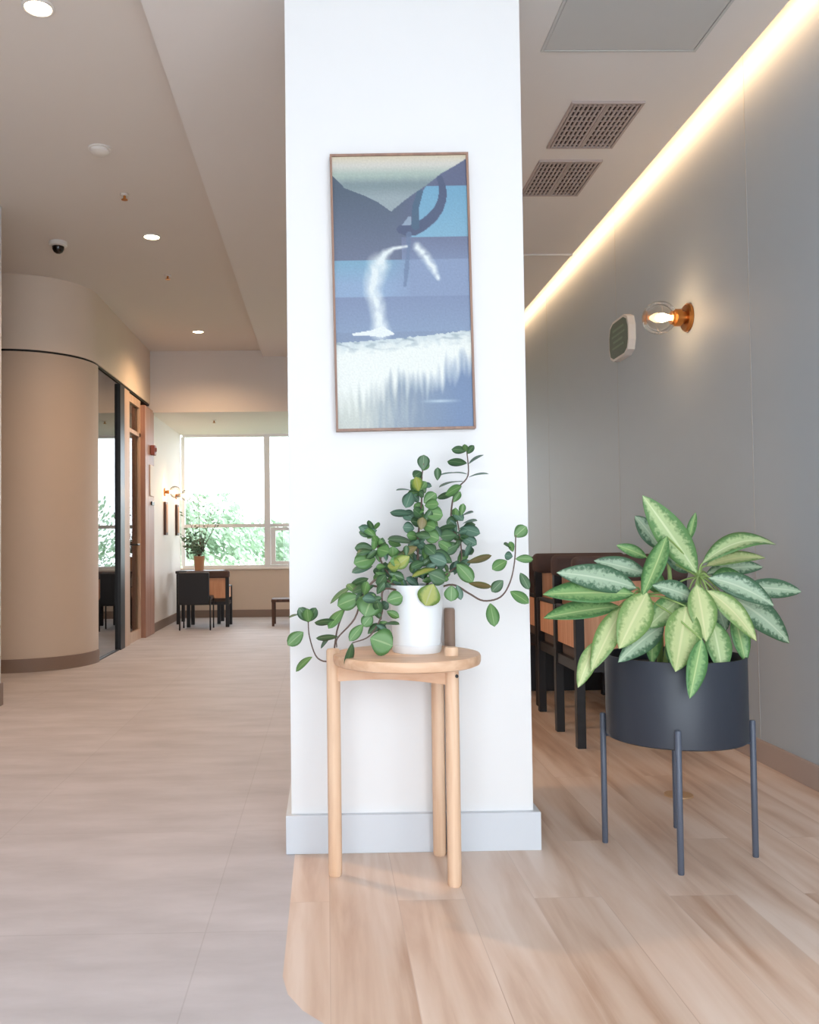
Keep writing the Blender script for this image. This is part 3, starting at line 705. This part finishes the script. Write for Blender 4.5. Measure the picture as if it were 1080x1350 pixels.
# base x, base y, tip x, tip y, apparent width, material, depth
LV = [
 (778,78,716,72,24,0,.09),(782,90,810,55,24,0,.09),(778,80,770,50,14,1,.09),(780,130,698,122,18,0,.09),(788,132,850,94,14,2,.09),
 (780,175,668,180,12,2,.09),(788,188,872,174,14,2,.09),(765,206,664,230,14,0,.09),(758,225,690,262,26,1,.08),(735,250,655,276,14,0,.08),
 (745,348,695,388,30,0,.07),(755,352,808,334,14,2,.07),(762,382,824,370,16,2,.06),(750,402,836,424,44,2,.06),(752,436,822,470,42,2,.06),
 (740,392,660,406,14,0,.06),(720,330,765,370,34,2,.06),(735,430,668,436,48,0,.04),(745,468,676,505,48,0,.03),(730,505,660,458,42,1,.03),
 (780,545,884,516,14,4,.03),(738,552,806,628,54,1,.0),(718,545,640,500,44,0,.0),
 (596,158,600,94,44,0,-.01),(590,165,556,188,34,0,.0),(592,160,618,122,30,1,.0),(582,232,545,200,32,1,-.01),(588,238,610,206,28,1,.0),
 (578,246,566,186,40,3,-.03),(566,250,484,243,13,2,.0),(548,250,524,316,44,2,-.01),(550,342,458,335,14,2,.0),(600,296,652,256,44,1,.0),
 (604,306,662,300,40,1,-.01),(606,338,680,348,58,1,-.02),(592,352,556,322,40,0,-.01),(562,366,512,334,42,2,.0),(560,402,512,398,42,2,.0),
 (598,385,648,402,46,1,-.03),(600,425,664,448,52,1,-.03),(580,442,528,430,36,1,.0),(588,408,596,356,34,4,-.05),(562,462,448,448,32,0,.0),
 (602,472,646,510,46,0,-.03),(572,480,512,508,30,4,-.05),(622,520,696,548,52,2,-.03),(540,520,476,566,48,3,-.07),(520,545,458,538,42,1,-.06),
 (600,545,546,566,34,0,-.03),(652,572,550,606,22,3,-.07),(620,590,690,622,60,0,-.08),(640,636,606,726,78,3,-.10),(716,642,714,708,50,1,-.08),
 (738,640,756,702,26,2,-.06),(600,330,560,300,36,1,.01),(580,290,556,262,30,2,.02),(600,270,580,250,28,0,.01),(590,380,545,372,40,0,.02),
 (388,412,368,368,16,0,-.03),(394,408,410,376,14,1,-.03),(388,428,328,418,32,0,-.03),(390,488,310,484,40,0,-.03),(398,528,306,548,62,1,-.03),
 (384,560,298,588,30,2,-.03),(404,490,454,502,52,1,-.05),(404,474,388,432,28,1,-.04),(420,560,408,604,42,0,-.03),(448,560,502,552,50,3,-.06),
 (470,525,470,478,42,1,-.03),(440,596,406,644,38,0,-.05),(504,474,450,456,30,1,.0),(368,612,292,642,22,0,-.04),(305,646,208,718,20,1,-.03),
 (392,640,300,672,34,0,-.06),(334,690,238,726,62,1,-.09),(390,676,352,770,84,1,-.10),(445,706,512,688,52,1,-.11),(264,742,200,822,36,1,-.08),
 (232,792,142,796,14,0,-.08),(384,765,344,812,42,1,-.10),(345,805,288,874,36,1,-.11),(240,856,148,862,13,0,-.09),(215,850,168,905,14,2,-.04),
 (430,804,498,804,15,0,-.12),(376,862,470,896,92,1,-.14),(300,882,272,988,24,0,-.14),(118,792,76,734,42,0,.05),(120,792,148,734,36,0,.05),
 (116,796,112,738,40,1,.05),(80,762,34,776,9,0,.05),(95,836,30,892,48,1,.05),(132,940,64,1002,24,1,.04),
 (980,438,1030,394,46,1,-.01),(970,484,934,468,20,0,-.01),(974,500,958,458,24,1,-.01),(972,520,938,516,32,2,-.01),(948,538,886,574,40,1,-.02),
 (984,530,1058,532,30,1,-.01),(1004,588,1040,658,30,0,-.01),(932,620,884,668,38,0,-.02),(962,666,1040,716,40,1,-.02),(878,716,896,814,46,1,-.03),
 (788,632,884,646,12,4,.0)]
for bx, by, tx, ty, wd, mi, dy in LV:
    p = Z5(bx, by, dy); q = Z5(tx, ty, dy + random.uniform(-.035, .01)); L = (q-p).length
    wpx = wd*(1.22 if wd > 20 else 1.1)/3.176/1170*2.7; real = max(wpx, .5*L)
    roll = math.acos(min(1, wpx/real))*random.choice((-1, 1))*(1 if tx < bx else 1)
    me_ = leaf(p, q, real, abs(roll)*.9 if roll > 0 else roll*.9, .10 if wd < 30 else .05, 'obovate', .12)
    obj('leaf', me_, M['lf'][mi], ptn)

# the small inner leaves that crowd the stems
rl = random.Random(11)
fol = [B() for _ in range(3)]
paths = [catmull(p, 8) for p, _, _ in stems]
def filler(c, spread=.03, ln=.045, mi=None):
    d = Vector((rl.gauss(0, 1), rl.gauss(0, .6), rl.gauss(.15, .8))).normalized()
    p = c + Vector((rl.gauss(0, spread), rl.gauss(0, spread), rl.gauss(0, spread)))
    if p.y > 2.80: p.y = 2.80
    l_ = ln*rl.uniform(.7, 1.15)
    merge(fol[rl.randrange(3) if mi is None else mi], leaf(p, p+d*l_, l_*.58, rl.uniform(-.7, .7), .1, 'obovate', .12, 6, 2))
for i, n_, lo, hi in ((0, 34, .12, .78), (1, 12, .15, .6), (2, 14, .2, 1), (3, 20, .1, .9), (4, 14, .1, .6), (5, 12, .1, .8)):
    for k in range(n_):
        P_ = paths[i]; c = P_[int(rl.uniform(lo, hi)*(len(P_)-1))]; filler(c, .012 if i else .020)
for k in range(26): filler(root+Vector((rl.uniform(-.09, .08), rl.uniform(-.06, .04), rl.uniform(.0, .10))), .01)
for i, b in enumerate(fol): tag(obj('foliage', b, M['lf'][i], ptn), kind='stuff')

# ------------------------------------------------------------------ dark planter on four rods with a variegated plant
qc = Vector((1.122, 2.865, 0)); QR = .2165
ps = thing('metal_planter', (qc.x, qc.y, 0), 'round charcoal metal planter standing on four thin rods', 'planter')
obj('tub', lathe(B(), (qc.x, qc.y, .362), [(0, 0), (QR-.004, 0), (QR, .004), (QR, .258), (QR-.002, .262), (QR-.007, .262), (QR-.008, .215), (0, .215)], 96), M['charcoal_metal'], ps, auto=35)
for ang, hz in ((-110, .425), (-20, .425), (70, .425), (160, .425)):
    a = math.radians(ang); r = QR+.0095; x, y = qc.x+r*math.cos(a), qc.y+r*math.sin(a)
    obj('leg', lathe(B(), (x, y, 0), [(0, 0), (.0085, 0), (.0095, .003), (.0095, hz-.004), (.007, hz), (0, hz)], 20), M['leg_metal'], ps, auto=35)
bm = B()
for a in (0, PI/2):
    ca, sa = math.cos(a-.349), math.sin(a-.349)
    tube(bm, [(qc.x-ca*(QR+.005), qc.y-sa*(QR+.005), .355), (qc.x+ca*(QR+.005), qc.y+sa*(QR+.005), .355)], .006, smooth=False)
obj('cross_brace', bm, M['leg_metal'], ps, smooth=True)
ag = thing('variegated_plant', (qc.x, qc.y, .577), 'bushy plant with long pale green variegated leaves in the charcoal planter', 'plant')
obj('soil', lathe(B(), (qc.x, qc.y, .578), [(0, .012), (.1, .008), (QR-.010, .004), (QR-.010, 0), (0, 0)], 48), M['soil'], ag, smooth=True)
def Z7(x, y, dy=0): return at(690+x/2.77, 630+y/2.77, 2.86+dy)
c1, c2 = Z7(640, 360, -.02), Z7(430, 430, -.05)
base = Vector((qc.x, qc.y, .582))
for p in ([base+Vector((.03, 0, 0)), Z7(640, 560, -.02), Z7(636, 450, -.03), c1], [base+Vector((-.05, 0, 0)), Z7(500, 560, -.03), c2],
          [base+Vector((-.02, .03, 0)), Z7(540, 480, .04), Z7(525, 215, .02)]):
    obj('stem', tube(B(), p, .009, .006), M['stem_green'], ag, smooth=True)
# base x,y, tip x,y, width, material, depth at base, depth at tip, bend
AG = [
 (632,345,436,64,84,0,-.04,-.08,.03),(505,262,408,138,70,1,.06,.08,.05),(604,230,630,126,20,2,.03,.03,0),
 (655,312,924,244,52,0,-.02,.0,.26),(668,322,884,292,40,3,.03,.05,.10),(670,350,876,326,58,1,.08,.12,.08),
 (680,365,916,468,78,1,-.06,-.10,.14),(800,400,1016,416,60,1,.03,.05,.06),(672,412,852,596,66,3,-.10,-.14,.16),
 (720,420,972,604,88,1,-.02,.03,.16),(634,392,668,598,86,3,-.14,-.20,.05),(770,500,812,674,58,2,-.06,-.09,.05),
 (690,520,728,716,80,0,-.10,-.18,.05),(652,590,608,806,58,2,-.25,-.30,.03),(596,470,556,708,108,3,-.16,-.25,.05),
 (575,440,452,548,78,0,-.08,-.12,.06),(622,442,472,392,62,1,-.10,-.14,.08),(452,420,350,624,100,3,-.12,-.18,.05),
 (365,470,248,706,66,3,-.10,-.16,.06),(262,600,200,766,52,3,-.12,-.15,.04),(512,540,346,674,70,1,-.10,-.17,.10),
 (412,402,122,346,80,1,-.08,-.12,.08),(404,424,72,426,74,2,-.10,-.12,.03),(350,470,74,512,58,2,-.06,-.08,.03),
 (452,352,258,302,60,1,.0,.0,.05),(450,290,340,246,40,2,.06,.06,.05),(524,214,436,428,44,2,-.08,-.13,-.05),
 (606,345,505,246,70,1,.02,.02,.03),(600,300,560,180,60,2,.05,.06,.0),(470,520,470,680,56,2,-.04,-.12,.03),
 (560,560,540,690,60,2,-.05,-.10,.03),(700,440,740,560,60,1,.02,.0,.05),(520,420,420,330,66,2,.05,.04,.04),
 (600,420,640,540,70,2,-.02,-.05,.04),(680,380,800,360,66,2,.06,.08,.1)]
for bx, by, tx, ty, wd, mi, d0_, d1_, bend in AG:
    p, q = Z7(bx, by, d0_), Z7(tx, ty, d1_); L = (q-p).length
    wpx = wd*1.2/2.77/1170*2.85; real = max(wpx, .32*L); roll = math.acos(min(1, wpx/real))*.8
    o = obj('leaf', leaf(p, q, real*1.04, roll if ty > by else -roll, bend, 'lance', .22, 14, 6), M['ag'][mi], ag)
    near = min((c1, c2, base), key=lambda c: (c-p).length)
    if (near-p).length > .03: obj('leaf_stalk', tube(B(), [near, (near+p)/2+Vector((0, 0, .012)), p], .0035, .0025), M['stem_green'], ag, smooth=True)

# brass floor outlet behind the planter
tag(obj('floor_outlet', lathe(B(), (1.36, 3.46, 0), [(0, 0), (.055, 0), (.053, .005), (.03, .007), (0, .007)], 32), M['outlet'], auto=30), 'small round brass floor outlet cover behind the charcoal planter', 'outlet')

# ------------------------------------------------------------------ cane armchairs on the right
def armchair(x, y, rz, label, group, w=.50, d=.46, s=1.0):
    """local: front towards -X, sides along Y; back at +X"""
    t = thing('cane_armchair', (x, y, 0), label, 'chair', group)
    def ob(name, bm, m, **k):
        bmesh.ops.recalc_face_normals(bm, faces=bm.faces)
        me = bpy.data.meshes.new(name); bm.to_mesh(me); bm.free(); return link(name, me, m, t)
    L = .021
    for sx, sy_, h in ((0, 0, .66), (0, w, .66), (d, 0, .84), (d, w, .84)):
        ob('leg', box(B(), sx-L, sx+L, sy_-L, sy_+L, 0, h, .003), M['black_wood'])
    bm = B(); box(bm, -.0+L, d-L, -.012, .012, .36, .41); box(bm, L, d-L, w-.012, w+.012, .36, .41); box(bm, -.012, .012, L, w-L, .36, .41); box(bm, d-.012, d+.012, L, w-L, .36, .41)
    ob('seat_rail', bm, M['black_wood'])
    ob('seat_cushion', box(B(), .014, d-.014, .014, w-.014, .40, .47, .015), M['seat_fabric'])
    for nm, a in (('side_panel', (L, d-L, -.008, .008, .47, .65)), ('side_panel', (L, d-L, w-.008, w+.008, .47, .65)), ('back_panel', (d-.008, d+.008, L, w-L, .47, .80))):
        ob(nm, box(B(), *a), M['cane'])
    bm = B(); box(bm, L, d-L, -.016, .016, .645, .665, .003); box(bm, L, d-L, w-.016, w+.016, .645, .665, .003)
    ob('arm_rail', bm, M['black_wood'])
    bm = B(); box(bm, d-.035, d+.035, -.03, w+.03, .795, .915, .03, seg=4)
    ob('top_rail', bm, M['brown_fabric'])
    t.rotation_euler = (0, 0, rz); return t
# chairs stand with their backs to the corridor side, facing the grey wall
GRP = 'cane armchairs by the grey wall'
armchair(1.21, 4.26+.38, PI/2+PI, 'nearest black cane armchair partly hidden behind the charcoal planter', GRP, .50, .38)
armchair(1.25, 4.80+.38, PI/2+PI, 'middle black cane armchair behind the nearest one', GRP, .50, .38)
armchair(1.28, 5.34+.36, PI/2+PI, 'farthest black cane armchair by the column edge, in front of brown bench', GRP, .50, .34)
bn = thing('booth_bench', (1.35, 6.1, 0), 'dark brown upholstered bench back behind the cane armchairs', 'bench')
obj('backrest', box(B(), .85, 1.90, 5.85, 5.97, .30, .885, .02), M['brown_fabric'], bn)
obj('seat', box(B(), .85, 1.90, 5.97, 6.45, .30, .44, .02), M['brown_fabric'], bn)
obj('plinth', box(B(), .88, 1.87, 5.87, 6.40, 0, .30), M['black_wood'], bn)

# ------------------------------------------------------------------ far end group
fc = armchair(-1.64, 10.94, -PI/2, 'distant black armchair with tan cane panel beside the clay plant pot', None, .46, .34)
fc['category'] = 'chair'; fc.scale = (1, 1, .73); del_ = None
mc = thing('metal_chair', (-1.46, 10.35, 0), 'distant chair with black panelled back and thin metal legs', 'chair')
for x in (-1.685, -1.335):
    for y in (10.22, 10.52):
        obj('leg', tube(B(), [(x, y, 0), (x, y, .36)], .009, smooth=False), M['black_metal'], mc, smooth=True)
obj('backrest', box(B(), -1.70, -1.345, 10.205, 10.245, .29, .665, .015), M['black_wood'], mc)
obj('seat', box(B(), -1.69, -1.33, 10.25, 10.53, .34, .385, .012), M['black_wood'], mc)
tb = thing('side_table', (-1.62, 11.15, 0), 'small dark side table carrying the clay plant pot by window', 'table')
obj('tabletop', box(B(), -1.86, -1.30, 10.98, 11.42, .625, .655, .004), M['black_wood'], tb)
for x in (-1.83, -1.33):
    for y in (11.01, 11.39): obj('leg', box(B(), x-.02, x+.02, y-.02, y+.02, 0, .625), M['black_wood'], tb)
pp = thing('clay_potted_plant', (-1.59, 11.15, .655), 'tan clay pot with leafy twigs on the dark side table', 'plant')
obj('pot', lathe(B(), (-1.59, 11.15, .655), [(0, 0), (.055, 0), (.068, .17), (.072, .18), (.062, .18), (.060, .15), (0, .15)], 32), M['terracotta'], pp, auto=35)
bm = B(); fb = B()
rnd = random.Random(3)
for i in range(30):
    a = rnd.uniform(0, 2*PI); h = rnd.uniform(.10, .40); sp_ = rnd.uniform(.05, .30)
    p0 = Vector((-1.59, 11.15, .82)); p1 = p0+Vector((math.cos(a)*sp_, math.sin(a)*sp_*.8, h))
    tube(bm, [p0, (p0+p1)/2+Vector((0, 0, .05)), p1], .004, .002, 5)
    for k in range(9):
        t = .35+.65*k/9; c = p0+(p1-p0)*t; b = rnd.uniform(0, 2*PI)
        merge(fb, leaf(c, c+Vector((math.cos(b)*.05, math.sin(b)*.05, rnd.uniform(-.03, .04))), .024, rnd.uniform(-1, 1), .1, 'oval', .1, 4, 2))
for p1 in ((-1.60, 11.15, 1.60), (-1.42, 11.12, 1.42), (-1.74, 11.18, 1.36), (-1.30, 11.1, 1.36)):
    p1 = Vector(p1); p0 = Vector((-1.59, 11.15, .82)); tube(bm, [p0, (p0*2+p1)/3+Vector((.01, 0, .03)), p1], .006, .002, 5)
    for k in range(7):
        t = .55+.45*k/7; c = p0+(p1-p0)*t; b = rnd.uniform(0, 2*PI)
        q = c+Vector((math.cos(b)*.07, math.sin(b)*.05, .05)); tube(bm, [c, q], .002, .001, 4, False)
        merge(fb, leaf(q, q+Vector((math.cos(b)*.045, 0, .02)), .02, rnd.uniform(-1, 1), .1, 'oval', .1, 4, 2))
obj('twigs', bm, M['stem_brown'], pp, smooth=True)
obj('foliage', fb, M['far_leaf'], pp)
bs = thing('low_bench', (-.35, 10.75, 0), 'low brown wooden bench beyond the column, under the far window', 'bench')
obj('seat', box(B(), -.66, .25, 10.60, 10.95, .285, .32, .004), M['dark_art'], bs)
for x in (-.64, .23):
    for y in (10.62, 10.93): obj('leg', box(B(), x-.015, x+.015, y-.015, y+.015, 0, .285), M['dark_art'], bs)
# sconces and hanging panels on the far left wall
for y, lab in ((10.76, 'nearer to the brown pillar'), (11.58, 'nearer to the window')):
    t = thing('globe_sconce', (LX, y, 1.62), 'small glowing globe wall lamp on white wall, '+lab, 'lamp')
    obj('backplate', lathe(B(), (LX, y, 1.62), [(0, 0), (.05, 0), (.05, .015), (.02, .02), (.02, .06), (0, .06)], 24, 'X'), M['brass'], t, auto=30)
    obj('glass_globe', lathe(B(), (LX+.13, y, 1.62), [(.075*math.sin(PI*i/14), .075*math.cos(PI*i/14)) for i in range(15)], 24, 'X'), M['sconce_glass'], t, smooth=True)
    obj('bulb', lathe(B(), (LX+.12, y, 1.62), [(.024*math.sin(PI*i/10), .032*math.cos(PI*i/10)) for i in range(11)], 16, 'X'), M['bulb'], t, smooth=True)
    l = light('globe_glow', 'POINT', (0, 0, 0), (0, 0, 0), 3, WARM, shadow_soft_size=.03); l.parent = t; l.location = (.2, 0, 0)
    t = thing('wall_picture', (LX, y, 1.28), 'narrow dark brown framed picture under the globe lamp '+lab, 'picture')
    obj('frame', box(B(), LX+.001, LX+.03, y-.07, y+.07, 1.10, 1.50, .004), M['dark_art'], t)
    obj('print', box(B(), LX+.03, LX+.033, y-.05, y+.05, 1.13, 1.47), M['terracotta'], t)

# ------------------------------------------------------------------ outside the far window
tag(struct('ground_outside', box(B(), -30, 30, YF+.3, 60, -1.3, -1.2), M['grass']), kind='structure')
def tree(x, y, zc_, rx, rz, n, seed, label, mat, ls=.15):
    t = thing('leafy_tree', (x, y, -1.2), label, 'tree', 'trees outside the far window')
    obj('trunk', tube(B(), [(x, y, -1.2), (x+.08, y, -.2), (x-.03, y, zc_)], .12, .05), M['bark'], t, smooth=True)
    n = int(n*2.2); rr = random.Random(seed); vs, fs, uvs = [], [], []
    blobs = [(rr.uniform(-.6, .6)*rx, rr.uniform(-.6, .6)*rx, rr.uniform(-.7, .7)*rz, rr.uniform(.3, .55)) for _ in range(16)]
    for i in range(n):
        b = rr.choice(blobs); v = Vector((rr.gauss(0, 1), rr.gauss(0, 1), rr.gauss(0, 1))).normalized()*rr.uniform(.75, 1.05)*b[3]
        c = Vector((b[0]+v.x*rx, b[1]+v.y*rx, b[2]+v.z*rz))
        n_ = Vector((rr.gauss(0, 1), rr.gauss(0, 1)-1, rr.gauss(0, 1)+.5)).normalized(); s = n_.orthogonal().normalized(); u = n_.cross(s)
        k = ls*rr.uniform(.6, 1.2); o_ = len(vs); c += Vector((0, 0, zc_+1.2))
        for a, b2, uv in ((0, -1, (.5, 0)), (.5, -.2, (1, .4)), (.35, .5, (.9, .75)), (0, 1, (.5, 1)), (-.35, .5, (.1, .75)), (-.5, -.2, (0, .4))):
            vs.append(c+s*a*k*.5+u*b2*k*.5); uvs.append(uv)
        fs.append(tuple(range(o_, o_+6)))
    me = bpy.data.meshes.new('crown'); me.from_pydata(vs, [], fs); ul = me.uv_layers.new(name='UVMap')
    for li, lp in enumerate(me.loops): ul.data[li].uv = uvs[lp.vertex_index]
    link('crown', me, mat, t)
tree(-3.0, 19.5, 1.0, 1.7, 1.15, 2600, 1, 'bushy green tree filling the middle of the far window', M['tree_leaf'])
tree(-4.9, 23.5, .75, 1.7, 1.1, 2000, 2, 'overexposed pale green tree at the left side of the far window behind twigs', M['tree_leaf_pale'])
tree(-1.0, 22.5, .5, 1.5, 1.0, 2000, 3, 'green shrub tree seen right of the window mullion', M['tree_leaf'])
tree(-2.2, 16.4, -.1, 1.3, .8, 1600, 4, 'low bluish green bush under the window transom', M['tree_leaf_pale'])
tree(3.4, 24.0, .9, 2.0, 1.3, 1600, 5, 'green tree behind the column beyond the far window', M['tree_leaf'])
